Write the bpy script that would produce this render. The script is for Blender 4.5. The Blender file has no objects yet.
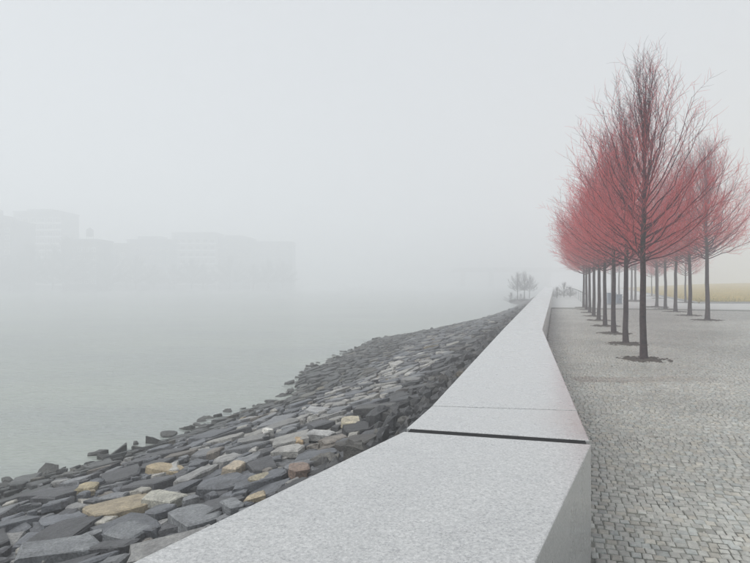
import bpy, bmesh, math, random
import numpy as np
from mathutils import Vector, Matrix, noise as mnoise

S = bpy.context.scene
COL = S.collection
R = math.radians

# ------------------------------------------------------------------ camera, sky, sun, exposure
FPX, CX, HY, CAM_H = 580.0, 375.0, 282.0, 2.0
cd = bpy.data.cameras.new('camera'); cam = bpy.data.objects.new('camera', cd); COL.objects.link(cam)
cam.location = (0, 0, CAM_H); cam.rotation_euler = (R(90), 0, 0)
cd.sensor_width = 36.0; cd.lens = FPX / 750 * 36.0; cd.clip_start = 0.05; cd.clip_end = 5000
S.camera = cam

SUN_EL, SUN_AZ = R(54), R(-100)            # azimuth from +Y towards +X
w = bpy.data.worlds.new('World'); S.world = w; w.use_nodes = True
wn = w.node_tree; wn.nodes.clear()
sky = wn.nodes.new('ShaderNodeTexSky'); sky.sky_type = 'NISHITA'; sky.sun_disc = False
sky.sun_elevation = SUN_EL; sky.sun_rotation = SUN_AZ; sky.dust_density = 4.0; sky.air_density = 1.0; sky.ozone_density = 1.0
hs = wn.nodes.new('ShaderNodeHueSaturation'); hs.inputs['Saturation'].default_value = 0.10
ovc = wn.nodes.new('ShaderNodeMix'); ovc.data_type = 'RGBA'; ovc.inputs[0].default_value = 0.8
ovc.inputs[7].default_value = (6.05, 6.35, 6.7, 1)      # an even cloud layer veiling the clear sky
bg = wn.nodes.new('ShaderNodeBackground'); bg.inputs['Strength'].default_value = 0.062
wo = wn.nodes.new('ShaderNodeOutputWorld')
wn.links.new(sky.outputs[0], hs.inputs['Color']); wn.links.new(hs.outputs[0], ovc.inputs[6])
wn.links.new(ovc.outputs[2], bg.inputs['Color']); wn.links.new(bg.outputs[0], wo.inputs['Surface'])

sl = bpy.data.lights.new('sun', 'SUN'); sl.energy = 1.5; sl.angle = R(40); sl.color = (1, 0.98, 0.95)
sun = bpy.data.objects.new('sun', sl); COL.objects.link(sun)
sdir = Vector((math.sin(SUN_AZ) * math.cos(SUN_EL), math.cos(SUN_AZ) * math.cos(SUN_EL), math.sin(SUN_EL)))
sun.rotation_euler = sdir.to_track_quat('Z', 'Y').to_euler(); sun.location = (0, -20, 30)

vs = S.view_settings
vs.view_transform = 'Standard'; vs.look = 'None'; vs.exposure = 0.98; vs.gamma = 1.0; vs.use_curve_mapping = False
S.cycles.use_denoising = True
S.cycles.volume_bounces = 3; S.cycles.max_bounces = 10; S.cycles.transparent_max_bounces = 8
HAZE = 0.0084

# ------------------------------------------------------------------ coordinates
TH = math.atan2(556 - CX, FPX)
U = Vector((math.sin(TH), math.cos(TH), 0)); V = Vector((math.cos(TH), -math.sin(TH), 0))   # along the wall / to its right
CT = math.cos(TH)
def at(px, py, h):                         # a point h metres below the eye, seen at that picture position
    k = h / (py - HY)
    return Vector(((px - CX) * k, FPX * k, CAM_H - h))
def AL(a, l, z=0.0): return U * a + V * l + Vector((0, 0, z))
def toAL(p): return p.dot(U), p.dot(V)
def pix(p):
    return CX + FPX * p[0] / p[1], HY - FPX * (p[2] - CAM_H) / p[1]
WATER_H = 4.2; WATER_Z = CAM_H - WATER_H
HC = 1.1; CAP_Z = CAM_H - HC               # top of the parapet

# ------------------------------------------------------------------ materials
def mat(name, base=(0.5, 0.5, 0.5), rough=0.6, spec=0.5):
    m = bpy.data.materials.new(name); m.use_nodes = True
    b = m.node_tree.nodes['Principled BSDF']
    b.inputs['Base Color'].default_value = (*base, 1); b.inputs['Roughness'].default_value = rough
    b.inputs['Specular IOR Level'].default_value = spec
    return m, m.node_tree, b
def N(nt, t, **kw):
    n = nt.nodes.new(t)
    for k, v in kw.items(): setattr(n, k, v)
    return n
def L(nt, a, b): nt.links.new(a, b)
def ramp(nt, fac, stops):
    r = N(nt, 'ShaderNodeValToRGB'); e = r.color_ramp.elements
    while len(e) < len(stops): e.new(0.5)
    for i, (p, c) in enumerate(stops): e[i].position = p; e[i].color = (*c, 1) if len(c) == 3 else c
    L(nt, fac, r.inputs[0]); return r.outputs[0]
def noise(nt, scale, detail=4, rough=0.55, vec=None):
    n = N(nt, 'ShaderNodeTexNoise'); n.inputs['Scale'].default_value = scale; n.inputs['Detail'].default_value = detail
    n.inputs['Roughness'].default_value = rough
    if vec is not None: L(nt, vec, n.inputs['Vector'])
    return n
def pos(nt): return N(nt, 'ShaderNodeNewGeometry').outputs['Position']
def mixc(nt, fac, a, b, mode='MIX'):
    m = N(nt, 'ShaderNodeMix', data_type='RGBA', blend_type=mode)
    for i, v in ((0, fac), (6, a), (7, b)):
        if hasattr(v, 'is_linked'): L(nt, v, m.inputs[i])
        elif i == 0: m.inputs[0].default_value = v
        else: m.inputs[i].default_value = (*v, 1)
    return m.outputs[2]
def bump(nt, b, h, strength=0.5, dist=0.02):
    n = N(nt, 'ShaderNodeBump'); n.inputs['Strength'].default_value = strength; n.inputs['Distance'].default_value = dist
    L(nt, h, n.inputs['Height']); L(nt, n.outputs[0], b.inputs['Normal'])
def math_(nt, op, a, b=None, clamp=False):
    n = N(nt, 'ShaderNodeMath', operation=op, use_clamp=clamp)
    for i, v in ((0, a), (1, b)):
        if v is None: continue
        if hasattr(v, 'is_linked'): L(nt, v, n.inputs[i])
        else: n.inputs[i].default_value = v
    return n.outputs[0]
def dist_to(nt, P, p, sc=(1, 1, 1)):
    s = N(nt, 'ShaderNodeVectorMath', operation='SUBTRACT'); L(nt, P, s.inputs[0]); s.inputs[1].default_value = p
    m = N(nt, 'ShaderNodeVectorMath', operation='MULTIPLY'); L(nt, s.outputs[0], m.inputs[0]); m.inputs[1].default_value = sc
    l = N(nt, 'ShaderNodeVectorMath', operation='LENGTH'); L(nt, m.outputs[0], l.inputs[0]); return l.outputs['Value']

# granite: salt and pepper grain, faint clouds, a rusty wash at the corner by the open joint
GRAN, nt, b = mat('granite', rough=0.5)
P = pos(nt)
n1 = noise(nt, 85, 3, 0.8, P); n2 = noise(nt, 2.2, 5, 0.6, P)
c = ramp(nt, n1.outputs[0], [(0.32, (0.11, 0.115, 0.12)), (0.44, (0.34, 0.345, 0.345)), (0.56, (0.45, 0.455, 0.45)), (0.68, (0.66, 0.66, 0.655))])
n3 = noise(nt, 42, 2, 0.6, P)
c = mixc(nt, 0.25, c, ramp(nt, n3.outputs[0], [(0.35, (0.34, 0.345, 0.35)), (0.65, (0.58, 0.58, 0.58))]))
c = mixc(nt, 0.32, c, ramp(nt, n2.outputs[0], [(0.3, (0.62, 0.63, 0.64)), (0.7, (1, 1, 1))]), 'MULTIPLY')
RUST = at(582, 424, HC)
n4 = noise(nt, 5.5, 6, 0.7, P)
c = mixc(nt, math_(nt, 'MULTIPLY', ramp(nt, n4.outputs[0], [(0.60, (0, 0, 0)), (0.80, (1, 1, 1))]), 0.22), c, (0.20, 0.20, 0.19))
d = dist_to(nt, P, RUST[:], (1, 0.45, 1))
f = math_(nt, 'SUBTRACT', 0.5, math_(nt, 'MULTIPLY', d, 1.2), True)
f = math_(nt, 'MULTIPLY', f, math_(nt, 'MULTIPLY', noise(nt, 9, 5, 0.65, P).outputs[0], 1.5))
c = mixc(nt, math_(nt, 'MULTIPLY', f, 0.75), c, (0.27, 0.215, 0.185))
b.inputs['Coat Weight'].default_value = 0.55; b.inputs['Coat Roughness'].default_value = 0.16      # rain-wet film
L(nt, c, b.inputs['Base Color']); bump(nt, b, n1.outputs[0], 0.2, 0.003)
L(nt, ramp(nt, n2.outputs[0], [(0.3, (0.22,) * 3), (0.7, (0.36,) * 3)]), b.inputs['Roughness'])
SEAL, nt, b = mat('dark_sealant', (0.012, 0.012, 0.013), 0.9, 0.2)

# a material that takes each stone's own colour from its mesh
def stone_mat(name, rough, scale, amt, bstr, bdist):
    m, nt, b = mat(name, rough=rough)
    at_ = N(nt, 'ShaderNodeAttribute', attribute_name='col')
    P = pos(nt)
    n = noise(nt, scale, 6, 0.65, P); n2 = noise(nt, scale * 7, 3, 0.6, P)
    c = mixc(nt, amt, at_.outputs['Color'], ramp(nt, n.outputs[0], [(0.25, (0.35, 0.34, 0.33)), (0.5, (0.95, 0.95, 0.95)), (0.75, (1.5, 1.48, 1.42))]), 'MULTIPLY')
    c = mixc(nt, amt * 0.8, c, ramp(nt, n2.outputs[0], [(0.3, (0.45, 0.44, 0.43)), (0.5, (1, 1, 1)), (0.7, (1.6, 1.55, 1.5))]), 'MULTIPLY')
    L(nt, c, b.inputs['Base Color'])
    h = math_(nt, 'ADD', n.outputs[0], math_(nt, 'MULTIPLY', n2.outputs[0], 0.35))
    bump(nt, b, h, bstr, bdist)
    return m
ROCK = stone_mat('slate_rock', 0.55, 5.0, 0.8, 0.8, 0.05)
SETT = stone_mat('granite_sett', 0.30, 22, 0.5, 0.5, 0.010)

SOIL, nt, b = mat('dark_soil', rough=0.95)
n = noise(nt, 14, 6, 0.7, pos(nt))
L(nt, ramp(nt, n.outputs[0], [(0.3, (0.022, 0.018, 0.016)), (0.7, (0.11, 0.088, 0.072))]), b.inputs['Base Color']); bump(nt, b, n.outputs[0], 0.9, 0.05)
BANK, nt, b = mat('bank_gravel', rough=0.9)
n = noise(nt, 6, 6, 0.7, pos(nt))
L(nt, ramp(nt, n.outputs[0], [(0.3, (0.02, 0.02, 0.021)), (0.7, (0.08, 0.078, 0.075))]), b.inputs['Base Color']); bump(nt, b, n.outputs[0], 0.9, 0.1)
SAND, nt, b = mat('joint_sand', rough=0.9)
n = noise(nt, 1.6, 6, 0.75, pos(nt))
L(nt, ramp(nt, n.outputs[0], [(0.36, (0.045, 0.045, 0.04)), (0.5, (0.17, 0.17, 0.15)), (0.62, (0.26, 0.26, 0.23))]), b.inputs['Base Color'])
PAVE, nt, b = mat('pale_paving', rough=0.35)
P = pos(nt); n = noise(nt, 1.2, 6, 0.6, P); nn = noise(nt, 16, 3, 0.7, P)
c = ramp(nt, n.outputs[0], [(0.3, (0.34, 0.345, 0.335)), (0.7, (0.48, 0.485, 0.47))])
c = mixc(nt, 0.6, c, ramp(nt, nn.outputs[0], [(0.35, (0.6,) * 3), (0.65, (1.15,) * 3)]), 'MULTIPLY')
L(nt, c, b.inputs['Base Color']); bump(nt, b, nn.outputs[0], 0.4, 0.02)
LAWN, nt, b = mat('winter_turf', rough=0.9)
P = pos(nt); n = noise(nt, 0.25, 5, 0.6, P); nn = noise(nt, 9, 3, 0.7, P)
c = ramp(nt, n.outputs[0], [(0.35, (0.24, 0.185, 0.002)), (0.6, (0.36, 0.24, 0.003))])
L(nt, mixc(nt, 0.5, c, ramp(nt, nn.outputs[0], [(0.3, (0.5,) * 3), (0.7, (1.3,) * 3)]), 'MULTIPLY'), b.inputs['Base Color'])
def grass_mat(name, base):
    m, nt, b = mat(name, rough=0.85)
    g = N(nt, 'ShaderNodeAttribute', attribute_name='col'); L(nt, g.outputs['Color'], b.inputs['Base Color']); return m
GRASS = grass_mat('grass_blade', None)

WATER, nt, b = mat('river_water', (0.115, 0.145, 0.115), 0.14); b.inputs['IOR'].default_value = 1.33
P = pos(nt)
mp = N(nt, 'ShaderNodeMapping'); mp.inputs['Rotation'].default_value = (0, 0, R(12)); mp.inputs['Scale'].default_value = (0.55, 1.5, 1); L(nt, P, mp.inputs[0])
w1 = noise(nt, 0.9, 4, 0.6, mp.outputs[0]); w2 = noise(nt, 3.6, 3, 0.6, mp.outputs[0]); w3 = noise(nt, 0.12, 3, 0.5, mp.outputs[0])
h = math_(nt, 'ADD', w1.outputs[0], math_(nt, 'MULTIPLY', w2.outputs[0], 0.35))
bump(nt, b, h, 0.36, 0.30)
L(nt, ramp(nt, w3.outputs[0], [(0.35, (0.245, 0.270, 0.258)), (0.65, (0.285, 0.315, 0.28))]), b.inputs['Base Color'])

def bark_mat(name, lo, hi, sc):
    m, nt, b = mat(name, rough=0.85, spec=0.25)
    n = noise(nt, sc, 5, 0.65, pos(nt))
    L(nt, ramp(nt, n.outputs[0], [(0.35, lo), (0.65, hi)]), b.inputs['Base Color']); bump(nt, b, n.outputs[0], 0.6, 0.01); return m
BARK = bark_mat('linden_bark', (0.016, 0.010, 0.011), (0.062, 0.036, 0.038), 16)
LIMB = bark_mat('maroon_branch_bark', (0.06, 0.018, 0.030), (0.15, 0.042, 0.062), 9)
TWIG = bark_mat('red_twig_bark', (0.50, 0.085, 0.098), (0.70, 0.155, 0.158), 3)
GBARK = bark_mat('grey_bark', (0.03, 0.03, 0.03), (0.07, 0.068, 0.065), 9)

def flat(name, base, rough=0.7, var=0.25, sc=0.4):
    m, nt, b = mat(name, rough=rough)
    n = noise(nt, sc, 5, 0.6, pos(nt))
    lo = tuple(v * (1 - var) for v in base); hi = tuple(v * (1 + var) for v in base)
    L(nt, ramp(nt, n.outputs[0], [(0.3, lo), (0.7, hi)]), b.inputs['Base Color']); return m
STEEL = flat('painted_steel', (0.20, 0.24, 0.29), 0.45, 0.12, 3)
DSTEEL = flat('dark_steel', (0.05, 0.055, 0.06), 0.5, 0.2, 3)
CONC = flat('concrete', (0.30, 0.30, 0.29), 0.8, 0.2, 0.3)
GLASS = mat('window_glass', (0.03, 0.035, 0.04), 0.08)[0]
FRAMEW = flat('white_frame', (0.75, 0.75, 0.74), 0.6, 0.08, 1)

# ------------------------------------------------------------------ object helpers
def link(name, me, m=None, parent=None, loc=None):
    o = bpy.data.objects.new(name, me); COL.objects.link(o)
    if m is not None and me is not None and not me.materials: me.materials.append(m)
    if parent is not None: o.parent = parent
    if loc is not None: o.location = loc
    return o
def tag(o, label=None, cat=None, group=None, kind=None):
    if label: o['label'] = label
    if cat: o['category'] = cat
    if group: o['group'] = group
    if kind: o['kind'] = kind
    return o
def empty(name, loc=(0, 0, 0), rz=0):
    o = bpy.data.objects.new(name, None); COL.objects.link(o); o.location = loc; o.rotation_euler = (0, 0, rz); return o
def mesh(name, vs_, fs, smooth=False, col=None):
    me = bpy.data.meshes.new(name); me.from_pydata([tuple(v) for v in vs_], [], fs)
    if smooth: me.polygons.foreach_set('use_smooth', [True] * len(me.polygons))
    if col is not None:
        a = me.color_attributes.new('col', 'FLOAT_COLOR', 'POINT')
        arr = np.ones((len(vs_), 4), dtype=np.float32); arr[:, :3] = np.asarray(col, dtype=np.float32)
        a.data.foreach_set('color', arr.ravel())
    me.update(); return me
def box(bm, x0, x1, y0, y1, z0, z1, mi=0):
    v = [bm.verts.new(p) for p in ((x0, y0, z0), (x1, y0, z0), (x1, y1, z0), (x0, y1, z0), (x0, y0, z1), (x1, y0, z1), (x1, y1, z1), (x0, y1, z1))]
    for q in ((3, 2, 1, 0), (4, 5, 6, 7), (0, 1, 5, 4), (1, 2, 6, 5), (2, 3, 7, 6), (3, 0, 4, 7)):
        f = bm.faces.new([v[i] for i in q]); f.material_index = mi
def bmesh_obj(name, bm, mats, parent=None, bevel=0.0, loc=None):
    if bevel: bmesh.ops.bevel(bm, geom=list(bm.edges), offset=bevel, segments=2, affect='EDGES', profile=0.6)
    me = bpy.data.meshes.new(name); bm.to_mesh(me); bm.free()
    for m in (mats if isinstance(mats, (list, tuple)) else [mats]): me.materials.append(m)
    return link(name, me, None, parent, loc)
def prism(bm, pts, z0, z1):
    n = len(pts)
    lo = [bm.verts.new((p[0], p[1], z0)) for p in pts]; hi = [bm.verts.new((p[0], p[1], z1)) for p in pts]
    bm.faces.new(hi); bm.faces.new(lo[::-1])
    for i in range(n): bm.faces.new((lo[i], lo[(i + 1) % n], hi[(i + 1) % n], hi[i]))
    bmesh.ops.recalc_face_normals(bm, faces=list(bm.faces))
def tube_arrays(path, rad, k, vs_, fs):
    base = len(vs_); n = len(path)
    up = Vector((0.31, 0.77, 0.56))
    for i, p in enumerate(path):
        t = (path[min(i + 1, n - 1)] - path[max(i - 1, 0)]).normalized()
        s = t.cross(up)
        if s.length < 1e-4: s = t.cross(Vector((1, 0, 0)))
        s.normalize(); q = t.cross(s)
        for j in range(k):
            an = 2 * math.pi * j / k
            v = p + (s * math.cos(an) + q * math.sin(an)) * rad[i]
            vs_.append((v.x, v.y, v.z))
    for i in range(n - 1):
        for j in range(k):
            a0 = base + i * k + j; a1 = base + i * k + (j + 1) % k
            fs.append((a0, a1, a1 + k, a0 + k))

# ------------------------------------------------------------------ setting: water, bank, park ground
rng = random.Random(7)
def sheet(name, x0, x1, y0, y1, z, m, parent=None):
    me = mesh(name, [(x0, y0, z), (x1, y0, z), (x1, y1, z), (x0, y1, z)], [(0, 1, 2, 3)])
    return link(name, me, m, parent)
riv = sheet('river_water', -640, 640, -240, 840, WATER_Z, WATER); tag(riv, 'grey green rippled river water fading into fog', 'water', kind='structure')

SHORE_PX = [(0, 487), (60, 473), (110, 456), (165, 441), (200, 429), (240, 411), (285, 401), (299, 392), (296, 385), (303, 372), (330, 362), (362, 346.5), (372, 341), (420, 333), (450, 327.5), (480, 318), (500, 312.5)]
shore = sorted(toAL(at(x, y, WATER_H)) for x, y in SHORE_PX)
SA = [shore[0][0] - 40] + [s[0] for s in shore] + [110, 300]
SL_ = [shore[0][1] + 0.2] + [s[1] for s in shore] + [-6.5, -6.0]
def shore_l(a): return float(np.interp(a, SA, SL_))
def bank_z(a, l):
    s = shore_l(a); n = mnoise.noise(Vector((a * 0.35, l * 0.35, 3.1))) * 0.16
    if l > -3.0: return -0.05 - 0.42 * (-1.2 - l) / 1.8 * 1.0 + n * 0.5
    t = (-3.0 - l) / max(0.5, (-3.0 - s))
    return -0.47 + (WATER_Z + 0.47) * t + n * min(1, (1.3 - min(t, 1.3)) * 2)
vs_, fs = [], []
As = [i * 1.5 - 8 for i in range(100)]; Ls = [-0.9, -1.6, -2.3, -3.0, -4, -5, -6, -7, -8, -9, -10, -11, -12, -13, -14, -15, -16, -17, -18]
for a in As:
    for l in Ls: p = AL(a, l, bank_z(a, l) - 0.17); vs_.append(p)
nl = len(Ls)
for i in range(len(As) - 1):
    for j in range(nl - 1): fs.append((i * nl + j, i * nl + j + 1, (i + 1) * nl + j + 1, (i + 1) * nl + j))
me = mesh('river_bank', vs_, fs, True); bank = link('river_bank', me, BANK)
tag(bank, 'sloping riprap bank of slate slabs between river and parapet', 'bank', kind='structure')

# park ground: pale paving all over, a bed for the setts, the lawn
vs_ = [AL(-12, -0.9, -0.03), AL(-12, 60, -0.03), AL(420, 330, -0.03), AL(420, -1.0, -0.03)]
pg = link('pavement', mesh('pavement', vs_, [(0, 1, 2, 3)]), PAVE); tag(pg, 'pale smooth paving beyond the cobbles', 'pavement', kind='structure')

# ------------------------------------------------------------------ parapet wall of granite blocks
L0 = at(130, 563, HC); L1 = at(405, 430.5, HC); R0 = at(533, 563, HC); R1 = at(590.5, 443, HC)
K = at(542.5, 330, HC); R2 = at(551, 298, HC); L2 = at(535.5, 296.6, HC)
def xy(v): return Vector((v.x, v.y))
L0, L1, R0, R1, K, R2, L2 = map(xy, (L0, L1, R0, R1, K, R2, L2))
lnear = L1 + (L0 - L1) * 3.2; rnear = R1 + (R0 - R1) * 4.0
def onl(y): t = (y - L1.y) / (L2.y - L1.y); return L1 + (L2 - L1) * t
def onr(y):
    if y < K.y: return R1 + (K - R1) * ((y - R1.y) / (K.y - R1.y))
    return K + (R2 - K) * ((y - K.y) / (R2.y - K.y))
wall = empty('parapet_wall', (L1.x, L1.y, 0)); tag(wall, 'long pale granite parapet wall with flat top between cobbles and riprap', 'wall')
def block(pts, z1=CAP_Z, z0=-0.9):
    bm = bmesh.new(); prism(bm, [(p.x - L1.x, p.y - L1.y) for p in pts], z0, z1)
    return bmesh_obj('granite_block', bm, GRAN, wall, 0.009)
G = 0.046
dj = (R1 - L1).normalized(); perp = Vector((-dj.y, dj.x))
nb = block([lnear, L1 - perp * G, R1 - perp * G, rnear]); nb['label'] = 'wide speckled near block of the parapet'
cuts_l = [L1 + perp * G]; cuts_r = [R1 + perp * G]
for (pl, pr) in (((432, 406.5), (577, 411)),):
    cuts_l.append(xy(at(*pl, HC))); cuts_r.append(xy(at(*pr, HC)))
cuts_l.append(onl(K.y - 0.25)); cuts_r.append(K)
for y in (21, 29, 37, 46, 55, 65, 76, 88, 100, 114): cuts_l.append(onl(y - 0.2)); cuts_r.append(onr(y))
for i in range(len(cuts_l) - 1):
    g = 0.006
    a, b_, c_, d_ = cuts_l[i], cuts_l[i + 1], cuts_r[i + 1], cuts_r[i]
    u = (b_ - a).normalized(); u2 = (c_ - d_).normalized()
    block([a + u * g, b_ - u * g, c_ - u2 * g, d_ + u2 * g], CAP_Z + (0.0 if i == 0 else 0.0015 * (i % 3)))
# dark sealant recessed in the open joint
bm = bmesh.new(); s0 = L1 - perp * (G + .02); s1 = R1 - perp * (G + .02); s2 = R1 + perp * (G + .02); s3 = L1 + perp * (G + .02)
ins = dj * 0.03
prism(bm, [(p.x - L1.x, p.y - L1.y) for p in (s0 + ins, s3 + ins, s2 - ins, s1 - ins)], -0.88, CAP_Z - 0.004)
bmesh_obj('joint_sealant', bm, SEAL, wall)

# ------------------------------------------------------------------ setts (cobbles) of the promenade
def wall_x(y):                                             # inner face of the wall at depth y
    if y < R1.y: t = (y - R1.y) / (R0.y - R1.y); return (R1 + (R0 - R1) * t).x
    return onr(y).x
bed_pts = [AL(2.0, 0, 0), AL(2.0, 7, 0), AL(46.5, 28, 0), AL(46.5, -0.9, 0), AL(13, -0.9, 0), AL(4, -0.5, 0)]
cob = link('cobbled_promenade', mesh('cobbled_promenade', [(p.x, p.y, 0.009) for p in bed_pts], [tuple(range(6))]), SAND)
tag(cob, 'grey granite cobbles of the promenade beside the parapet', 'cobbles', kind='structure')
r = np.random.default_rng(11)
setts = []
SETT_END = 44.0
a = 2.6
while a < SETT_END:
    da = 0.090 * (1 + 0.06 * r.standard_normal()); da = min(max(da, 0.078), 0.102)
    y_here = a
    lmax = min(-0.3 + 0.40 * a + 2.2, 19)
    l = -0.9 + r.random() * 0.1
    while l < lmax:
        dl = min(max(0.076 * (1 + 0.12 * r.standard_normal()), 0.056), 0.105)
        wob = 0.008 * math.sin(l * 0.7 + a * 0.3)
        setts.append((a + da / 2 + wob, l + dl / 2, da, dl)); l += dl
    a += da
setts = np.array(setts)
ca, cl = setts[:, 0], setts[:, 1]
px_x = ca * U.x + cl * V.x; px_y = ca * U.y + cl * V.y
wx = np.array([wall_x(y) for y in px_y])
keep = px_x > wx + 0.04
setts, ca, cl, px_x, px_y = setts[keep], ca[keep], cl[keep], px_x[keep], px_y[keep]
n = len(setts)
# template: rounded block top: outer ring low, inner ring high
hw_l = setts[:, 3] / 2 - 0.002 - 0.004 * r.random(n) ** 2; hw_a = setts[:, 2] / 2 - 0.002 - 0.006 * r.random(n) ** 2
inset = 0.011; dz = 0.0028 * r.standard_normal(n)
corn = np.array([(-1, -1), (1, -1), (1, 1), (-1, 1)], float)
jit = r.normal(0, 0.0018, (n, 8, 2)); zt = r.normal(0, 0.0022, (n, 4))
loc = np.zeros((n, 12, 3))
for k in range(4):
    for ring, (ins_, z) in enumerate(((0.0, -0.03), (0.001, -0.005), (inset, 0.0))):
        loc[:, ring * 4 + k, 0] = corn[k, 0] * (hw_l - ins_) + jit[:, k, 0]
        loc[:, ring * 4 + k, 1] = corn[k, 1] * (hw_a - ins_) + jit[:, k, 1]
        loc[:, ring * 4 + k, 2] = z + dz + (zt[:, k] if ring == 2 else 0)
rot = r.normal(0, 0.012, n); cr, sr = np.cos(rot), np.sin(rot)
ll = loc[:, :, 0] * cr[:, None] - loc[:, :, 1] * sr[:, None]; aa = loc[:, :, 0] * sr[:, None] + loc[:, :, 1] * cr[:, None]
wxx = ll * V.x + aa * U.x; wyy = ll * V.y + aa * U.y                      # offsets from the sett's centre in world axes
off = np.stack([wxx, wyy, loc[:, :, 2]], -1)
quads = [(8, 9, 10, 11)] + [(r0 + k, r0 + (k + 1) % 4, r0 + 4 + (k + 1) % 4, r0 + 4 + k) for r0 in (0, 4) for k in range(4)]
# each sett's own stone colour; a rusty band of stained courses crosses the walk
base = np.array([0.345, 0.347, 0.322]); tone = np.clip(1 + 0.11 * r.standard_normal(n), 0.5, 1.6)
scol = base[None, :] * tone[:, None]
wm = r.random(n); scol[wm < 0.18] *= np.array([1.03, 0.99, 0.94]); scol[wm > 0.84] *= np.array([0.95, 0.99, 1.02])
patch = np.array([mnoise.noise(Vector((x * 0.5, y * 0.5, 0))) for x, y in zip(px_x, px_y)])
scol *= (1 + 0.22 * patch)[:, None]
st0 = at(573, 381, 2.0); sta, stl = toAL(st0)
sy = px_y - (st0.y + 0.02 * (px_x - st0.x)) + 0.15 * np.array([mnoise.noise(Vector((x * 1.6, 4.2, 0))) for x in px_x])
inb = (np.abs(sy) < 0.33) & (px_x > st0.x) & (px_x < st0.x + 3.6)
amt = np.where(inb, np.clip(0.62 - 0.16 * (px_x - st0.x), 0.08, 1) * (0.6 + 0.4 * r.random(n)), 0)
scol = scol * (1 - amt[:, None]) + np.array([0.15, 0.105, 0.085])[None, :] * amt[:, None]
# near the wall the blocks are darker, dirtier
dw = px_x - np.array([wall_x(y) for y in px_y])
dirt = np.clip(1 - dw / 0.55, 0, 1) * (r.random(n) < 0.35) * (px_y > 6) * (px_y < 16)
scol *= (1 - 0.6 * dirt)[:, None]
# the 300 that show largest
pxx = CX + FPX * px_x / np.maximum(px_y, .1); pyy = HY + FPX * 2.0 / np.maximum(px_y, .1)
vis = (pxx > 594) & (pxx < 748) & (pyy < 561) & (px_y > 1)
order = np.argsort(np.where(vis, px_y, 1e9))[:300]
single = np.zeros(n, bool); single[order] = True
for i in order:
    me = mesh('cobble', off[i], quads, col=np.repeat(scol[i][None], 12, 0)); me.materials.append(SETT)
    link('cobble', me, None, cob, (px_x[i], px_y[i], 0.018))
def big_mesh(name, verts, faces4, cols, m, parent):
    me = bpy.data.meshes.new(name); nv = len(verts); nf = len(faces4)
    me.vertices.add(nv); me.vertices.foreach_set('co', verts.astype(np.float32).ravel())
    me.loops.add(nf * 4); me.loops.foreach_set('vertex_index', faces4.astype(np.int32).ravel())
    me.polygons.add(nf); me.polygons.foreach_set('loop_start', np.arange(0, nf * 4, 4, dtype=np.int32))
    me.polygons.foreach_set('loop_total', np.full(nf, 4, dtype=np.int32)) if hasattr(me.polygons[0], 'loop_total') and False else None
    a_ = me.color_attributes.new('col', 'FLOAT_COLOR', 'POINT'); arr = np.ones((nv, 4), np.float32); arr[:, :3] = cols; a_.data.foreach_set('color', arr.ravel())
    me.update(calc_edges=True); me.validate(); me.materials.append(m)
    return link(name, me, None, parent)
rest = np.where(~single)[0]
cen = np.stack([px_x, px_y, np.full(n, 0.018)], -1)
vr = (off[rest] + cen[rest][:, None, :]).reshape(-1, 3)
fq = (np.array(quads)[None] + (np.arange(len(rest)) * 12)[:, None, None]).reshape(-1, 4)
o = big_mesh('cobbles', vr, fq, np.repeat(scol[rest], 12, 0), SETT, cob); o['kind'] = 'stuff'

# ------------------------------------------------------------------ riprap: slabs fitted side by side, loose ones on top
rr = random.Random(23)
def psize(a, l):
    s = shore_l(a); t = (-3 - l) / max(1, -3 - s)
    if l > -3.0: base = 0.22
    elif t < 0.75: base = 0.34 if a < 13 else 0.44
    else: base = 0.36
    return base * (1 + 0.010 * max(0, a - 25))
cell = 0.45; grid = {}; pts = []
def gk(a, l): return (int(math.floor(a / cell)), int(math.floor(l / cell)))
tries = 0
while tries < 60000:
    tries += 1
    u_ = rr.random(); a = -0.5 + 62 * (u_ ** 1.15); l = -1.35 - rr.random() * 13.5
    if l < shore_l(a) - 0.9: continue
    d0 = psize(a, l) * (0.42 + 0.95 * rr.random() ** 1.5)
    i, j = gk(a, l); ok = True
    for ii in range(i - 2, i + 3):
        for jj in range(j - 2, j + 3):
            for (aa_, ll_, dd) in grid.get((ii, jj), ()):
                if ((aa_ - a) * 1.2) ** 2 + ((ll_ - l) * 0.8) ** 2 < (0.5 * (d0 + dd)) ** 2: ok = False; break
            if not ok: break
        if not ok: break
    if ok: grid.setdefault((i, j), []).append((a, l, d0)); pts.append((a, l, d0))
def clip(poly, mx, my, nx, ny):
    out = []; m = len(poly)
    for i in range(m):
        p, q = poly[i], poly[(i + 1) % m]
        dp = (p[0] - mx) * nx + (p[1] - my) * ny; dq = (q[0] - mx) * nx + (q[1] - my) * ny
        if dp <= 0: out.append(p)
        if (dp < 0 < dq) or (dq < 0 < dp):
            t = dp / (dp - dq); out.append((p[0] + (q[0] - p[0]) * t, p[1] + (q[1] - p[1]) * t))
    return out
PAL = [((0.105, 0.113, 0.127), 30), ((0.15, 0.157, 0.167), 24), ((0.21, 0.21, 0.207), 11), ((0.058, 0.060, 0.066), 16), ((0.30, 0.25, 0.17), 2), ((0.15, 0.135, 0.118), 7), ((0.31, 0.30, 0.27), 4)]
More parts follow.
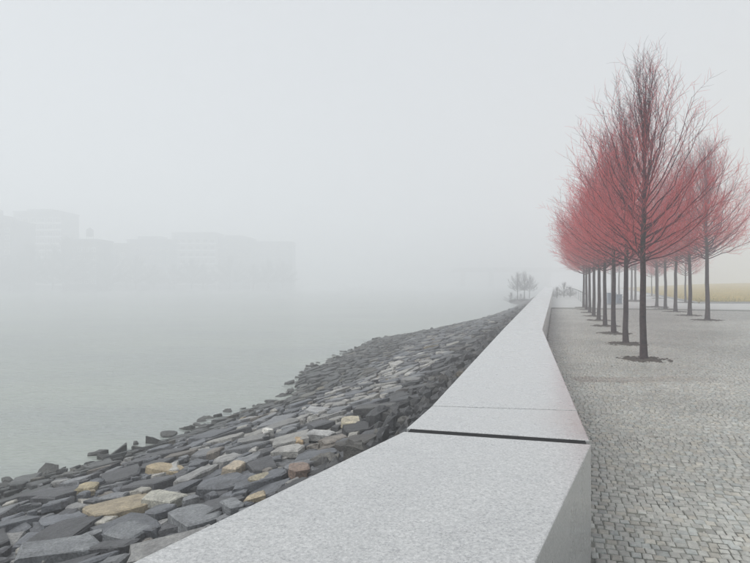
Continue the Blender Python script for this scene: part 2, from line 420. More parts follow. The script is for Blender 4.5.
def rock_col(a, l, up=0):
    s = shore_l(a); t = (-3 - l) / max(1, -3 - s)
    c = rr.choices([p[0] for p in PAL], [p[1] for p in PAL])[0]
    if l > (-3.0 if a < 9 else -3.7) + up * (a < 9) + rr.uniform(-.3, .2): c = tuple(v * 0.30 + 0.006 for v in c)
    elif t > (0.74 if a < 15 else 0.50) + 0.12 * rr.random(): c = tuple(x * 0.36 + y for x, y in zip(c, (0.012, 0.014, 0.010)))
    elif 8 < a < 24 and 0.10 < t < 0.48 and rr.random() < 0.40: c = (0.30, 0.295, 0.28)
    k = (0.72 + 0.44 * rr.random()) * (1 if a < 24 else 0.8)
    return tuple(v * k for v in c)
def slab(poly, thick, bev, tilt, rise, rough):
    """an angular slab over the outline poly (local a, l offsets): flat broken top, chamfered rim, sides"""
    m0 = len(poly); ring = []
    for i in range(m0):
        p, q = poly[i], poly[(i + 1) % m0]
        ring.append(p)
        dx, dy = q[0] - p[0], q[1] - p[1]; le = math.hypot(dx, dy)
        if le > 0.16:
            t = 0.35 + 0.3 * rr.random(); o_ = rr.gauss(0, 0.035) * le
            ring.append((p[0] + dx * t - dy / le * o_, p[1] + dy * t + dx / le * o_))
    m = len(ring); vs_ = []
    ta, tl = rr.gauss(0, tilt), rr.gauss(0, tilt)
    def z(a, l): return rise + ta * a + tl * l
    for p in ring: vs_.append((p[0] * 1.02, p[1] * 1.02, z(*p) - thick))
    for p in ring: vs_.append((p[0] + rr.gauss(0, .008), p[1] + rr.gauss(0, .008), z(*p) - bev * (0.5 + rr.random())))
    size = max(0.08, sum(math.hypot(*p) for p in ring) / m)
    k = max(0.45, 1 - bev * 1.3 / size)
    for p in ring:
        kk = k * (0.95 + 0.08 * rr.random()); vs_.append((p[0] * kk, p[1] * kk, z(p[0] * kk, p[1] * kk) + rr.gauss(0, rough)))
    vs_.append((0, 0, z(0, 0) + abs(rr.gauss(0, rough)) * 1.3))
    fs = []
    for i in range(m):
        j = (i + 1) % m
        fs += [(i, j, m + j, m + i), (m + i, m + j, 2 * m + j, 2 * m + i), (2 * m + i, 2 * m + j, 3 * m)]
    return vs_, fs
stones = []                                               # (centre, verts in world offsets, faces, colour, shown size)
def add_stone(a, l, z, vs_, fs, col):
    c = AL(a, l, z)
    wv = [U * p[0] + V * p[1] + Vector((0, 0, p[2])) for p in vs_]
    ext = max(math.hypot(p[0], p[1]) for p in vs_)
    ppx, ppy = pix(c) if c.y > 0.5 else (-99, 999)
    hidden = ppx > 130 + (563 - ppy) / 133 * 275 if ppy > 430 else ppx > 405 + (430 - ppy) * 0.93
    shown = ext / max(c.y, 1) if (-5 < ppx < 755 and ppy < 568 and not hidden and z > WATER_Z) else 0
    stones.append((c, wv, fs, col, shown))
for (a, l, d0) in pts:
    i, j = gk(a, l); nb_ = []
    for ii in range(i - 3, i + 4):
        for jj in range(j - 3, j + 4):
            for q in grid.get((ii, jj), ()):
                if q[0] != a or q[1] != l: nb_.append(q)
    nb_.sort(key=lambda q: (q[0] - a) ** 2 + (q[1] - l) ** 2)
    B = 0.7; poly = [(-B, -B), (B, -B), (B, B), (-B, B)]
    for q in nb_[:18]:
        dx, dy = q[0] - a, q[1] - l; wgt = d0 / (d0 + q[2])
        poly = clip(poly, dx * wgt, dy * wgt, dx, dy)
        if len(poly) < 3: break
    if len(poly) < 3: continue
    gap = 0.96 - 0.09 * rr.random(); poly = [(p[0] * gap, p[1] * gap) for p in poly]
    # drop needle-short edges
    pl = [p for k_, p in enumerate(poly) if math.hypot(p[0] - poly[k_ - 1][0], p[1] - poly[k_ - 1][1]) > 0.05]
    if len(pl) < 3: continue
    rub = l > -3.0
    sl_a = bank_z(a + .3, l) - bank_z(a - .3, l); sl_l = bank_z(a, l + .3) - bank_z(a, l - .3)
    vs2, fs2 = slab(pl, 0.26, 0.022 if not rub else 0.05, 0.07 if not rub else 0.30, rr.gauss(-0.045 if not rub else 0.0, 0.035 if not rub else 0.08), 0.006 if not rub else 0.03)
    vs2 = [(p[0], p[1], p[2] + p[0] * sl_a / .6 + p[1] * sl_l / .6) for p in vs2]
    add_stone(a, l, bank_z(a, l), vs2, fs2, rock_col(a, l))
def loose(a, l, sz, flat_, tilt, lift):
    m = rr.randint(5, 7); st = rr.random() * 6.28; el = 0.55 + 0.5 * rr.random(); ro = rr.random() * 3.14
    pl = []
    for k_ in range(m):
        an = st + 6.283 * (k_ + rr.uniform(-.28, .28)) / m; q = sz * (0.75 + 0.4 * rr.random())
        x, y = math.cos(an) * q, math.sin(an) * q * el
        pl.append((x * math.cos(ro) - y * math.sin(ro), x * math.sin(ro) + y * math.cos(ro)))
    return slab(pl, flat_, 0.022, tilt, lift, 0.007)
def angular(sz, el, th, tilt, lift):
    ro = rr.gauss(0.22, 0.75) + 1.57; pl = []
    for (x, y) in ((-1, -1), (1, -1), (1, 1), (-1, 1)):
        cx_, cy_ = x * sz * rr.uniform(.72, 1.12), y * sz * el * rr.uniform(.66, 1.15)
        if rr.random() < 0.42:
            k1, k2 = rr.uniform(.35, .8), rr.uniform(.35, .8)
            q = [(cx_ * k1, cy_), (cx_, cy_ * k2)]
            pl += q if x * y > 0 and False else (q if (x, y) in ((1, 1), (-1, -1)) else q[::-1])
        else: pl.append((cx_, cy_))
    area = sum(pl[i - 1][0] * pl[i][1] - pl[i][0] * pl[i - 1][1] for i in range(len(pl)))
    pl.sort(key=lambda p: math.atan2(p[1], p[0]))
    pl = [(p[0] * math.cos(ro) - p[1] * math.sin(ro), p[0] * math.sin(ro) + p[1] * math.cos(ro)) for p in pl]
    return slab(pl, th + 0.05, 0.018, tilt, lift, 0.005)
og = {}; k_ = 0; tries = 0
while tries < 26000:
    tries += 1
    a = 0.5 + 58 * rr.random() ** 1.25; l = -2.75 - 12.5 * rr.random()
    if l < shore_l(a) + 0.1: continue
    frac = 1 - tries / 26000                                  # large slabs first, then what fits between
    sz = (0.09 + 0.34 * frac ** 2.2 * rr.uniform(.55, 1.25)) * (1 if a < 13 else 0.82) * (1 + 0.004 * max(0, a - 20))
    i, j = int(a // 0.8), int(l // 0.8); ok = True
    for ii in range(i - 1, i + 2):
        for jj in range(j - 1, j + 2):
            for (a2, l2, s2) in og.get((ii, jj), ()):
                if (a2 - a) ** 2 + ((l2 - l) * 0.8) ** 2 < (0.80 * (sz + s2)) ** 2: ok = False
    if not ok: continue
    og.setdefault((i, j), []).append((a, l, sz)); k_ += 1
    sl_a = (bank_z(a + .3, l) - bank_z(a - .3, l)) / .6; sl_l = (bank_z(a, l + .3) - bank_z(a, l - .3)) / .6
    th = rr.uniform(0.03, 0.065) + 0.03 * sz
    vs2, fs2 = angular(sz, rr.uniform(0.5, 0.9), th, 0.055, th * 0.7)
    vs2 = [(p[0], p[1], p[2] + p[0] * sl_a + p[1] * sl_l) for p in vs2]
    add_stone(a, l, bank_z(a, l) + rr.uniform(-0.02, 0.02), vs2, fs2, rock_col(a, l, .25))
print('overlay', k_)
# dark wet boulders along the waterline
a = 1.0
while a < 50:
    l = shore_l(a) + rr.uniform(-0.45, 0.35); sz = rr.uniform(0.12, 0.34)
    vs2, fs2 = loose(a, l, sz, 0.4, 0.25, rr.uniform(-0.05, 0.06))
    k2 = 0.6 + 0.6 * rr.random()
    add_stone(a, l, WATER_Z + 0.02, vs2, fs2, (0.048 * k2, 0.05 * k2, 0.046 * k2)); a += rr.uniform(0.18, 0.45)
# a few stones that stand out in the photograph: tan, ochre, cream, white and rust ones
for (px_, py_, wpx, col, hh) in [(166, 466, 36, (0.34, 0.275, 0.175), 0.083), (88, 484, 26, (0.33, 0.28, 0.175), 0.066), (235, 464, 28, (0.37, 0.315, 0.24), 0.088), (300, 438, 13, (0.34, 0.25, 0.15), 0.088),
        (165, 493, 42, (0.36, 0.355, 0.31), 0.066), (300, 466, 26, (0.20, 0.145, 0.115), 0.110), (268, 428, 12, (0.7, 0.69, 0.65), 0.088), (262, 474, 28, (0.28, 0.25, 0.18), 0.066), (62, 547, 64, (0.16, 0.17, 0.18), 0.121),
        (195, 512, 52, (0.17, 0.18, 0.19), 0.088), (232, 500, 28, (0.16, 0.17, 0.18), 0.083), (350, 418, 32, (0.42, 0.38, 0.28), 0.066), (322, 430, 24, (0.36, 0.365, 0.36), 0.055), (318, 408, 26, (0.33, 0.335, 0.34), 0.055), (130, 527, 46, (0.15, 0.16, 0.17), 0.077)]:
    hgt = 2.9
    for _ in range(14):
        p = at(px_, py_, hgt); a, l = toAL(p); hgt = CAM_H - (bank_z(a, l) + 0.1)
    sz = wpx * hgt / (py_ - HY) / 2
    vs2, fs2 = angular(sz * 1.08, rr.uniform(.55, .8), hh * 0.6 + 0.03, 0.04, hh * 0.6)
    add_stone(a, l, bank_z(a, l) + 0.03, vs2, fs2, col)
idx = sorted(range(len(stones)), key=lambda i: -stones[i][4])
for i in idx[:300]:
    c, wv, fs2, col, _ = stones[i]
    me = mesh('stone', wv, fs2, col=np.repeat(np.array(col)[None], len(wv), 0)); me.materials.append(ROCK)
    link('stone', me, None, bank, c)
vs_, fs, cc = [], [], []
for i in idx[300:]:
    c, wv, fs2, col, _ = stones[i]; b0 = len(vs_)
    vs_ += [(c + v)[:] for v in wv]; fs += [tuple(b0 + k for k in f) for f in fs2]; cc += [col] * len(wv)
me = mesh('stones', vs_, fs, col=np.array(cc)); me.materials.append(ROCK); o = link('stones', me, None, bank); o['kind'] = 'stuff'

# ------------------------------------------------------------------ bare red-twigged trees
def grow(seed, H=8.0, clear=2.5, rad=2.25, n_limb=78, n_sec=14, n_tw=7, tr=0.09, spread=1.0, tw=1.0):
    g = random.Random(seed)
    tv, tf, bv, bf, wv, wf = [], [], [], [], [], []
    def wob(p, d, length, segs, upk, jit_):
        out = [p.copy()]; d = d.normalized()
        for _ in range(segs):
            d = (d + Vector((g.gauss(0, jit_), g.gauss(0, jit_), g.gauss(0, jit_) + upk))).normalized()
            p = p + d * (length / segs); out.append(p.copy())
        return out
    # leader
    path = []; x = y = 0.0
    for i in range(15):
        z = H * 0.97 * i / 14
        if i: x += g.gauss(0, 0.008) * (1 + z * 0.25); y += g.gauss(0, 0.008) * (1 + z * 0.25)
        path.append(Vector((x, y, z - (0.05 if i == 0 else 0))))
        if i == 0: path.append(Vector((x, y, 0.10)))
    rads = [tr * (1.25 if i == 0 else 1.0) * max(0.04, (1 - 0.60 * (i / 14) ** 0.8 - 0.38 * (i / 14) ** 3)) for i in range(15)]
    rads = [tr * 1.75, tr * 1.12] + rads[1:]
    cutz = clear + 1.0
    split = next(i for i, p in enumerate(path) if p.z > cutz)
    tube_arrays(path[:split + 1], rads[:split + 1], 10, tv, tf)
    tube_arrays(path[split:], rads[split:], 7, bv, bf)
    def leader(z):
        t = min(max(z / (H * 0.97) * 14, 1), 13.999); i = int(t); return path[i + 1].lerp(path[i + 2], t - i)
    az = g.random() * 6.28
    EZ = [clear, clear + .1 * (H - clear), clear + .26 * (H - clear), clear + .44 * (H - clear), clear + .6 * (H - clear), clear + .74 * (H - clear), clear + .87 * (H - clear), clear + .96 * (H - clear), H * 1.02]
    ER = [0.70, 0.92, 1.0, 0.96, 0.82, 0.62, 0.36, 0.13, 0.0]
    for k in range(n_limb):
        t = (k + g.random() * 0.6) / n_limb
        z0 = clear + (H * 0.80 - clear) * t ** 1.15
        az += 2.399 + g.gauss(0, 0.25)
        rise = (H - clear) * (0.18 + 0.28 * min(1, t * 2.2) * (1 - 0.15 * t)) * (0.8 + 0.4 * g.random())
        zt = min(z0 + rise, H * 0.985); rt = rad * 0.90 * float(np.interp(zt, EZ, ER)) * (0.74 + 0.16 * min(1, t * 1.5) + 0.28 * g.random()) * spread
        B0 = leader(z0); out = Vector((math.cos(az), math.sin(az), 0)); sd = Vector((-out.y, out.x, 0)) * g.gauss(0, 0.12) * rt
        B2 = B0 + out * rt + Vector((0, 0, zt - z0)); B1 = B0 + out * rt * 0.58 + sd + Vector((0, 0, (zt - z0) * (0.22 + 0.16 * g.random())))
        segs = 9; lp = []
        for i in range(segs + 1):
            u_ = i / segs; q = B0 * (1 - u_) ** 2 + B1 * 2 * u_ * (1 - u_) + B2 * u_ * u_
            lp.append(q + Vector((g.gauss(0, .022), g.gauss(0, .022), g.gauss(0, .018))) * (1 if i else 0) * (H / 8))
        ln = (B2 - B0).length
        r0 = (0.018 - 0.008 * t) * (0.8 + 0.4 * g.random()) * ln / 2.0 + 0.004
        tube_arrays(lp, [r0 * (1 - 0.85 * i / segs) for i in range(segs + 1)], 5, bv, bf)
        ns = max(4, int(n_sec * (0.55 + 0.5 * ln / 2.2) * (1.3 - 0.95 * t)))
        for q in range(ns):
            s = 0.16 + 0.84 * (q + g.random()) / ns
            fi = min(s * segs, segs - 0.01); i = int(fi); p0 = lp[i].lerp(lp[i + 1], fi - i); dd = (lp[i + 1] - lp[i]).normalized()
            side = dd.cross(Vector((g.gauss(0, 1), g.gauss(0, 1), g.gauss(0, 1)))).normalized()
            d2 = dd * 0.90 + side * (0.34 + 0.25 * g.random()) + Vector((0, 0, 0.12))
            l2 = (0.45 + 0.85 * g.random()) * (1.15 - 0.5 * s) * (H / 8.0)
            sp = wob(p0, d2, l2, 5, 0.05, 0.07)
            r2 = 0.0044 * tw * (0.7 + 0.6 * g.random())
            tube_arrays(sp, [r2 * (1 - 0.62 * m / 5) for m in range(6)], 3, *((bv, bf) if g.random() < 0.22 + 0.75 * t else (wv, wf)))
            nt_ = max(3, int(n_tw * (1.25 - 0.8 * t) + g.random()))
            for e in range(nt_):
                s2 = 0.15 + 0.85 * (e + g.random()) / nt_; fi = min(s2 * 5, 4.99); i2 = int(fi)
                p1 = sp[i2].lerp(sp[i2 + 1], fi - i2); d3 = (sp[i2 + 1] - sp[i2]).normalized()
                side = d3.cross(Vector((g.gauss(0, 1), g.gauss(0, 1), g.gauss(0, 1)))).normalized()
                tp = wob(p1, d3 * 0.75 + side * 0.62 + Vector((0, 0, 0.05)), 0.14 + 0.30 * g.random(), 3, 0.05, 0.12)
                tube_arrays(tp, [v_ * tw * (1.1 - 0.25 * t) for v_ in (0.0028, 0.0025, 0.0020, 0.0010)], 3, *((bv, bf) if g.random() < (t - 0.25) * 1.1 else (wv, wf)))
    return mesh('trunk', tv, tf, True), mesh('crown', bv, bf, True), mesh('twigs', wv, wf)
def finish(ms, mats):
    for me, m in zip(ms, mats): me.materials.append(m)
    return ms
VAR = [finish(grow(s, H=h_, rad=r_, n_limb=nl_), (BARK, LIMB, TWIG)) for s, h_, r_, nl_ in ((3, 7.75, 2.15, 78), (14, 7.7, 2.1, 70), (27, 7.4, 2.3, 82), (41, 7.6, 2.1, 74), (58, 7.2, 2.25, 76))]
def tree(name, ms, p, scale, rz, label, group, cat='tree'):
    t = empty(name, p, rz); t.scale = (scale[0], scale[0], scale[1])
    tag(t, label, cat, group)
    link('trunk', ms[0], None, t); c = link('crown', ms[1], None, t); link('twigs', ms[2], None, c)
    return t
soil_proto = []
for s in range(3):
    g = random.Random(90 + s); vs_, fs = [(0, 0, 0.035)], []; nr, m = 14, 60
    for i in range(1, nr + 1):
        for j in range(m):
            an = 6.283 * j / m; q = 0.70 * i / nr
            x, y = q * math.cos(an), q * math.sin(an)
            z = 0.030 * (1 - (i / nr) ** 1.5) + 0.045 * mnoise.noise(Vector((x * 6, y * 6, s * 7.3))) + 0.035 * mnoise.noise(Vector((x * 15, y * 15, s))) - (0.014 if i < nr else 0.05)
            vs_.append((x, y, z))
    for j in range(m): fs.append((0, 1 + j, 1 + (j + 1) % m))
    for i in range(nr - 1):
        for j in range(m): fs.append((1 + i * m + j, 1 + (i + 1) * m + j, 1 + (i + 1) * m + (j + 1) % m, 1 + i * m + (j + 1) % m))
    me = mesh('tree_soil', vs_, fs); me.materials.append(SOIL); soil_proto.append(me)
ORD = ['first', 'second', 'third', 'fourth', 'fifth', 'sixth', 'seventh', 'eighth', 'ninth', 'tenth']
g = random.Random(5)
def soil(p, s, label, group):
    o = link('tree_soil', soil_proto[g.randint(0, 2)], None, None, (p.x, p.y, 0.022)); o.rotation_euler = (0, 0, g.random() * 6.28); o.scale = (s, s, 1)
    tag(o, label, 'soil', group)
for i in range(9):
    yy = 1 / (0.01274 + 0.00318 * i); p = at(553.5 + 1.15 * yy, HY + yy, 2.0); p.z = 0.0
    hs_ = 0.975 if i == 0 else g.uniform(0.92, 1.05)
    tree('linden_tree', VAR[i % 5], p, (hs_ * 1.02, hs_), 0.7 + i * 1.9,
         'bare red twigged tree, nearest and tallest in the picture, front row' if i == 0 else f'bare red twigged tree, {ORD[i]} from the camera in the row by the parapet', 'bare trees in the row by the parapet')
    soil(p, 1.0, f'dark soil on the cobbles round the {ORD[i]} tree of the row by the parapet', 'soil rings of the row by the parapet')
ROW2 = [39, 34.3, 30.5, 27.8, 25.5, 19.8, 18.8, 15.5, 13.5]
for i, yy in enumerate(ROW2):
    p = at(561 + yy / 0.2665, HY + yy, 2.0); p.z = 0.0
    tree('linden_tree', VAR[(i + 2) % 5], p, (1.28, 1.24 if i == 0 else g.uniform(1.14, 1.26)), 2.2 + i * 2.3,
         'bare red twigged tree with low spreading limbs, rightmost in the picture' if i == 0 else f'bare red twigged tree, {ORD[i]} from the camera in the right hand row', 'bare trees in the right hand row')
    soil(p, 1.25, f'dark soil on the paving round the {ORD[i]} tree of the right hand row', 'soil rings of the right hand row')
for i, (px_, py_) in enumerate(((685.5, 303), (658, 298.7), (651.7, 296.5))):
    p = at(px_, py_, 2.0); p.z = 0.0
    tree('linden_tree', VAR[i], p, (1.0, 1.0), i * 1.3, f'thin bare red tree at the lawn kerb, {["nearest", "middle", "farthest"][i]} of three', 'bare trees at the lawn kerb')
    soil(p, 1.1, f'dark soil round the {["nearest", "middle", "farthest"][i]} tree at the lawn kerb', 'soil at the lawn kerb trees')

# ------------------------------------------------------------------ lawn with its kerb
q0 = at(698, 303.5, 2.0); q1 = at(640, 292.5, 2.0)
e0 = Vector((q0.x, q0.y, 0)); e1 = e0 + (Vector((q1.x, q1.y, 0)) - e0) * 2.2
right0 = Vector((e0.x + 60, e0.y - 1.2, 0)); right1 = Vector((e1.x + 160, e1.y, 0))
def bil(s, t):
    return (e0.lerp(right0, s)).lerp(e1.lerp(right1, s), t)
def lawn_z(s_, p): return 0.06 + 0.012 * max(0, p.y - e0.y) * min(1, s_ / 0.2)
vs_, fs = [], []
for j in range(13):
    for i in range(13):
        p = bil(i / 12, j / 12); vs_.append((p.x, p.y, lawn_z(i / 12, p)))
for j in range(12):
    for i in range(12): fs.append((j * 13 + i, j * 13 + i + 1, (j + 1) * 13 + i + 1, (j + 1) * 13 + i))
lawn = link('lawn', mesh('lawn', vs_, fs, True), LAWN); tag(lawn, 'sloping lawn of yellow brown winter grass', 'lawn', kind='structure')
# grass blades near the front edge
gr = np.random.default_rng(4); gv, gf, gc = [], [], []
for _ in range(26000):
    s = gr.random() * 0.75; t = gr.random() ** 2.2 * 0.5; p = bil(s, t); z = lawn_z(s, p) - 0.01
    h_ = 0.07 + 0.09 * gr.random(); an = gr.random() * 6.28; wd = 0.022; dx, dy = math.cos(an) * wd, math.sin(an) * wd
    b0 = len(gv); lx, ly = gr.normal(0, 0.03, 2)
    gv += [(p.x - dx, p.y - dy, z), (p.x + dx, p.y + dy, z), (p.x + lx, p.y + ly, z + h_)]; gf.append((b0, b0 + 1, b0 + 2))
    c_ = np.array((0.36, 0.25, 0.004)) if gr.random() < 0.3 + 2.0 * t else np.array((0.10, 0.12, 0.006))
    gc += [c_ * (0.7 + 0.6 * gr.random())] * 3
me = mesh('grass', gv, gf, col=np.array(gc)); me.materials.append(GRASS); o = link('grass', me, None, lawn); o['kind'] = 'stuff'
kerb = empty('lawn_kerb', (0, 0, 0)); tag(kerb, 'low pale stone kerb round the yellow lawn', 'kerb')
def kerb_run(A, B, n_):
    d = (B - A); u = d.normalized(); s = Vector((-u.y, u.x, 0)) * 0.15
    for i in range(n_):
        p0 = A + d * (i / n_) + u * 0.01; p1 = A + d * ((i + 1) / n_) - u * 0.01
        bm = bmesh.new(); prism(bm, [(p0 - s)[:2], (p1 - s)[:2], (p1 + s)[:2], (p0 + s)[:2]], -0.1, 0.12)
        bmesh_obj('kerb_stone', bm, CONC, kerb, 0.012)
kerb_run(e0 + Vector((-.16, .0, 0)), e1 + Vector((-.16, 0, 0)), 30); kerb_run(e0 + Vector((.15, -.16, 0)), right0 + Vector((0, -.16, 0)), 24)

# ------------------------------------------------------------------ utility cabinets, handrail and shrubs at the far end of the promenade
def cabinet(px0, px1, ytop, ybase, label):
    c = at((px0 + px1) / 2, ybase, 2.0); s = c.y / FPX; w_ = (px1 - px0) * s; h_ = (ybase - ytop) * s; dpt = w_ * 0.7
    t = empty('utility_cabinet', (c.x, c.y, -0.03), -TH * 0.4); tag(t, label, 'cabinet', 'cabinets behind the trees')
    def b_(nm, x0, x1, y0, y1, z0, z1, m, bv=0.008, par=t):
        bm = bmesh.new(); box(bm, x0, x1, y0, y1, z0, z1); return bmesh_obj(nm, bm, m, par, bv)
    b_('plinth', -w_ / 2 - .04, w_ / 2 + .04, -.04, dpt + .04, 0, 0.09, CONC)
    b_('body', -w_ / 2, w_ / 2, 0, dpt, 0.09, h_ - 0.05, STEEL)
    b_('lid', -w_ / 2 - .03, w_ / 2 + .03, -.03, dpt + .03, h_ - 0.05, h_, STEEL)
    for k in (-1, 1):
        x0, x1 = (-w_ / 2 + .03, -.008) if k < 0 else (.008, w_ / 2 - .03)
        d_ = b_('door', x0, x1, -.018, .0, 0.14, h_ - 0.09, STEEL, 0.004)
        hx = -.06 if k < 0 else .03
        b_('handle', hx, hx + .03, -.04, -.018, h_ * .45, h_ * .58, DSTEEL, 0.003, d_)
cabinet(608.5, 616, 293, 305, 'blue grey steel cabinet behind the trunks, left and taller of two')
cabinet(617, 622, 294.5, 304.5, 'blue grey steel cabinet behind the trunks, right and smaller of two')

rail = empty('handrail', (0, 0, 0)); tag(rail, 'thin dark handrail curving down behind the last trees by the parapet', 'handrail')
rp = [at(x, y, 1.0) for x, y in ((566, 287.6), (570, 288.3), (574, 289.4), (578, 290.8), (582, 292.6), (586, 294.6))]
vs_, fs = [], []; tube_arrays(rp, [0.045] * len(rp), 8, vs_, fs); link('top_rail', mesh('top_rail', vs_, fs, True), DSTEEL, rail)
for i in range(len(rp) - 1):
    for t in (0.0, 0.33, 0.66):
        p = rp[i].lerp(rp[i + 1], t); vs_, fs = [], []; tube_arrays([Vector((p.x, p.y, -.1)), p], [.016, .016], 6, vs_, fs); link('post', mesh('post', vs_, fs, True), DSTEEL, rail)

GV = finish(grow(77, H=5.2, clear=1.5, rad=2.1, n_limb=44, n_sec=14, n_tw=7, tr=0.10, spread=1.1, tw=1.5), (GBARK,) * 3)
GF = finish(grow(79, H=5.2, clear=0.8, rad=2.6, n_limb=46, n_sec=15, n_tw=7, tr=0.10, spread=1.1, tw=4.5), (GBARK,) * 3)
GS = finish(grow(78, H=1.5, clear=0.06, rad=1.3, n_limb=40, n_sec=9, n_tw=4, tr=0.03, spread=1.1, tw=1.1), (GBARK,) * 3)
for i, (px_, hgt) in enumerate(((517.5, 1.0), (524.5, 1.04), (529.5, 0.92))):
    d_ = 112 + 5 * i; p = Vector(((px_ - CX) / FPX * d_, d_, 0)); a, l = toAL(p); p.z = -1.5
    tree('bare_tree', GV, p, (hgt, hgt), i * 2.1, f'small grey bare tree in fog beyond the parapet, {["left", "middle", "right"][i]} of three', 'grey bare trees beyond the parapet')
# the low point of bank they stand on
bp = [Vector(((x - CX) / FPX * d_, d_, 0)) for x, d_ in ((508, 84), (532, 84), (545, 140), (520, 140))]
vs_ = []; fs = []; m = 20
c0 = sum(bp, Vector()) / 4
for ring, (kr, z) in enumerate(((0.15, -1.48), (0.3, -1.62), (0.5, -1.95), (0.75, -2.9))):
    for j in range(m):
        an = 6.283 * j / m; q = kr * (1 + 0.12 * mnoise.noise(Vector((math.cos(an) * 2, math.sin(an) * 2, ring))))
        vs_.append((c0.x + q * (5.5 * math.cos(an) + 8 * math.sin(an) * .28), c0.y + q * 26 * math.sin(an), z))
for ring in range(3):
    for j in range(m): fs.append((ring * m + j, ring * m + (j + 1) % m, (ring + 1) * m + (j + 1) % m, (ring + 1) * m + j))
fs.append(tuple(range(m)))
tag(link('headland', mesh('headland', vs_, fs, True), BANK), 'low dark point of land under the three grey trees', 'land', kind='structure')
for i, (px_, py_, h_, s, lab) in enumerate(((511, 303.5, 3.3, 1.0, 'low grey bare shrub left of the three small foggy trees'), (521, 302.5, 3.3, 0.8, 'low grey bare shrub at the foot of the three small foggy trees'),
        (557, 298.5, 2.0, 0.8, 'grey bare shrub at the far end of the parapet inner side'), (564, 297.5, 2.0, 1.15, 'taller grey bare shrub in the bend behind the parapet end'), (570, 297.5, 2.0, 0.8, 'grey bare shrub by the upper end of the handrail'))):
    p = at(px_, py_, h_)
    tree('bare_shrub', GS, p, (s * 0.95, s), i * 1.7, lab, 'grey shrubs at the end of the promenade', 'shrub')

# ------------------------------------------------------------------ far shore: buildings and an elevated roadway, all deep in the fog
vs_ = [(-420, 236, WATER_Z - .5), (-70, 330, WATER_Z - .5), (-70, 470, 0), (-420, 470, 0), (-420, 240, -1.2), (-70, 334, -1.2)]
fb = link('far_shore', mesh('far_shore', vs_, [(0, 1, 5, 4), (4, 5, 2, 3)]), BANK); tag(fb, 'far river bank lost in fog', 'bank', kind='structure')
def win_mesh(w_, h_, balcony):
    bm = bmesh.new()
    box(bm, -w_ / 2, w_ / 2, -0.10, 0.0, 0, 0.14, 0); box(bm, -w_ / 2, w_ / 2, -0.10, 0.0, h_ - 0.14, h_, 0)
    box(bm, -w_ / 2, -w_ / 2 + 0.14, -0.095, 0.0, 0.14, h_ - 0.14, 0); box(bm, w_ / 2 - 0.14, w_ / 2, -0.095, 0.0, 0.14, h_ - 0.14, 0)
    box(bm, -0.06, 0.06, -0.09, 0, 0.14, h_ - 0.14, 0); box(bm, -w_ / 2 + 0.14, w_ / 2 - 0.14, -0.05, -0.01, 0.14, h_ - 0.14, 1)
    if balcony: box(bm, -w_ / 2 - .5, w_ / 2 + .5, -1.0, 0.0, -0.75, -0.15, 0)
    me = bpy.data.meshes.new('window'); bm.to_mesh(me); bm.free(); me.materials.append(FRAMEW); me.materials.append(GLASS); return me
WM = {False: win_mesh(2.0, 1.8, False), True: win_mesh(2.6, 2.1, True)}
BM = {k: flat('facade_' + k, c, 0.85, 0.12, 0.05) for k, c in dict(dark=(0.075, 0.075, 0.08), brick=(0.13, 0.10, 0.09), grey=(0.17, 0.175, 0.185), blue=(0.12, 0.13, 0.165), pale=(0.33, 0.33, 0.33)).items()}
def building(px0, px1, ytop, d_, m, nx, nz, label, balc=False, tank=False, step=0):
    x0 = (px0 - CX) / FPX * d_; x1 = (px1 - CX) / FPX * d_; top = CAM_H + (HY - ytop) / FPX * d_; w_ = x1 - x0; cx = (x0 + x1) / 2
    t = empty('apartment_building', (cx, d_, -1.2)); tag(t, label, 'building', 'buildings on the far shore'); H_ = top + 1.2
    bm = bmesh.new(); box(bm, -w_ / 2, w_ / 2, 0, 16, -1.5, H_); bmesh_obj('wall', bm, BM[m], t)
    bm = bmesh.new(); box(bm, -w_ / 2 - .25, w_ / 2 + .25, -.25, 16.25, H_, H_ + 0.7); rf = bmesh_obj('roof', bm, BM[m], t)
    if step: bm = bmesh.new(); box(bm, -w_ * .3, w_ * .25, 3, 12, H_ + .7, H_ + step); bmesh_obj('penthouse', bm, BM[m], t)
    if tank:
        vs_, fs = [], []; tube_arrays([Vector((w_ * .1, 6, H_ + 2.2)), Vector((w_ * .1, 6, H_ + 5.2)), Vector((w_ * .1, 6, H_ + 6.4))], [1.6, 1.6, 0.05], 12, vs_, fs)
        for sx in (-1, 1):
            for sy_ in (-1, 1): tube_arrays([Vector((w_ * .1 + sx, 6 + sy_, H_ + .7)), Vector((w_ * .1 + sx, 6 + sy_, H_ + 2.3))], [.12, .12], 5, vs_, fs)
        link('water_tank', mesh('water_tank', vs_, fs), BM['dark'], rf)
    for i in range(nx):
        for k in range(nz):
            z = 2.2 + (H_ - 3.6) * k / nz; link('window', WM[balc], None, t, (-w_ / 2 + w_ * (i + .5) / nx, -0.004, z))
building(-45, 13, 222, 244, 'dark', 5, 8, 'darkest foggy apartment block, cut by the left edge of the picture', tank=True, step=3)
building(13.5, 62, 213, 278, 'grey', 6, 10, 'tall grey foggy block with pale windows at far left', balc=True, step=2)
building(62.5, 97, 241, 258, 'dark', 5, 5, 'low dark foggy block right of the tall far left block', tank=True)
building(98, 126, 245, 296, 'brick', 4, 4, 'low brown foggy block between two darker ones')
building(127, 170, 241, 306, 'blue', 6, 5, 'bluish foggy block left of the gridded pale one', step=2.5)
building(172, 216, 234, 318, 'pale', 6, 7, 'pale foggy block with a grid of white balconies', balc=True)
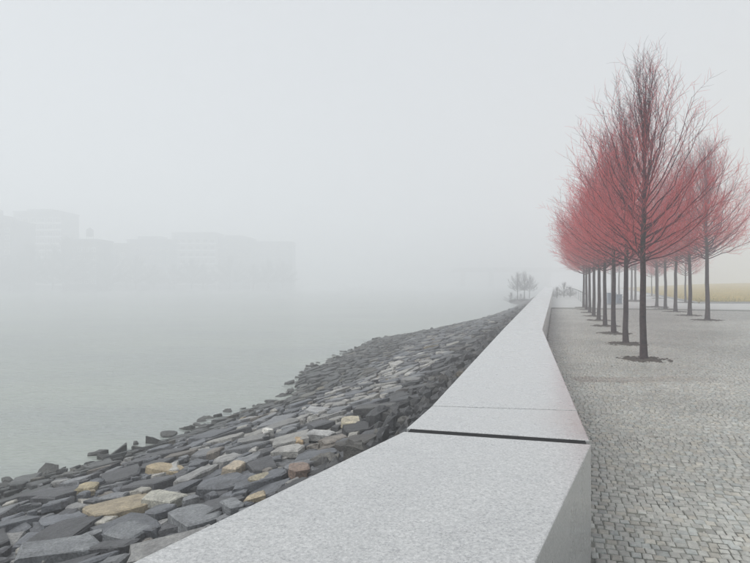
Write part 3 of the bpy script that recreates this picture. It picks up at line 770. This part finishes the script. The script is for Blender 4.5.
building(217, 250, 239, 322, 'grey', 5, 6, 'grey foggy block right of the gridded pale one', step=2)
building(251, 292, 243, 350, 'grey', 5, 5, 'faintest foggy block, rightmost on the far shore')
fr = random.Random(31)
for i in range(16):
    px_ = -6 + 19.5 * i + fr.uniform(-6, 6); d_ = 238 + 80 * max(0, px_) / 300 + fr.uniform(-4, 3)
    sc_ = fr.uniform(2.2, 4.4) if i < 9 else fr.uniform(2.0, 3.2)
    tree('shore_tree', GF, Vector(((px_ - CX) / FPX * d_, d_, -1.7)), (sc_ * 1.25, sc_), fr.random() * 6, 'bare tree lost in fog on the far shore in front of the buildings', 'bare trees on the far shore')
eb = empty('elevated_roadway', ((465 - CX) / FPX * 425, 425, WATER_Z)); tag(eb, 'faint elevated roadway on piers in fog above the small grey trees', 'bridge')
bm = bmesh.new(); box(bm, -8, 110, 0, 12, 11.0, 13.2); bmesh_obj('deck', bm, CONC, eb)
bm = bmesh.new(); box(bm, -8, 110, -.3, 0.1, 13.2, 14.4); bmesh_obj('parapet', bm, CONC, eb)
for i in range(6):
    bm = bmesh.new(); box(bm, -2 + i * 21, 0.5 + i * 21, 2, 10, -1, 11); bmesh_obj('pier', bm, CONC, eb)

# ------------------------------------------------------------------ fog
bm = bmesh.new(); box(bm, -680, 680, -280, 880, WATER_Z - 1.6, 48)
hz = bmesh_obj('haze', bm, []); tag(hz, 'thick pale fog over river and park', 'fog', kind='stuff')
m = bpy.data.materials.new('fog'); m.use_nodes = True; nt = m.node_tree; nt.nodes.clear()
pv = N(nt, 'ShaderNodeVolumePrincipled'); pv.inputs['Color'].default_value = (0.965, 0.98, 1.0, 1); pv.inputs['Density'].default_value = HAZE; pv.inputs['Anisotropy'].default_value = 0.12
pv.inputs['Density Attribute'].default_value = ''
mo = N(nt, 'ShaderNodeOutputMaterial'); L(nt, pv.outputs[0], mo.inputs['Volume'])
try: m.cycles.homogeneous_volume = True
except Exception as e: print('homog', e)
hz.data.materials.append(m)
print('stones', len(stones), 'setts', n)
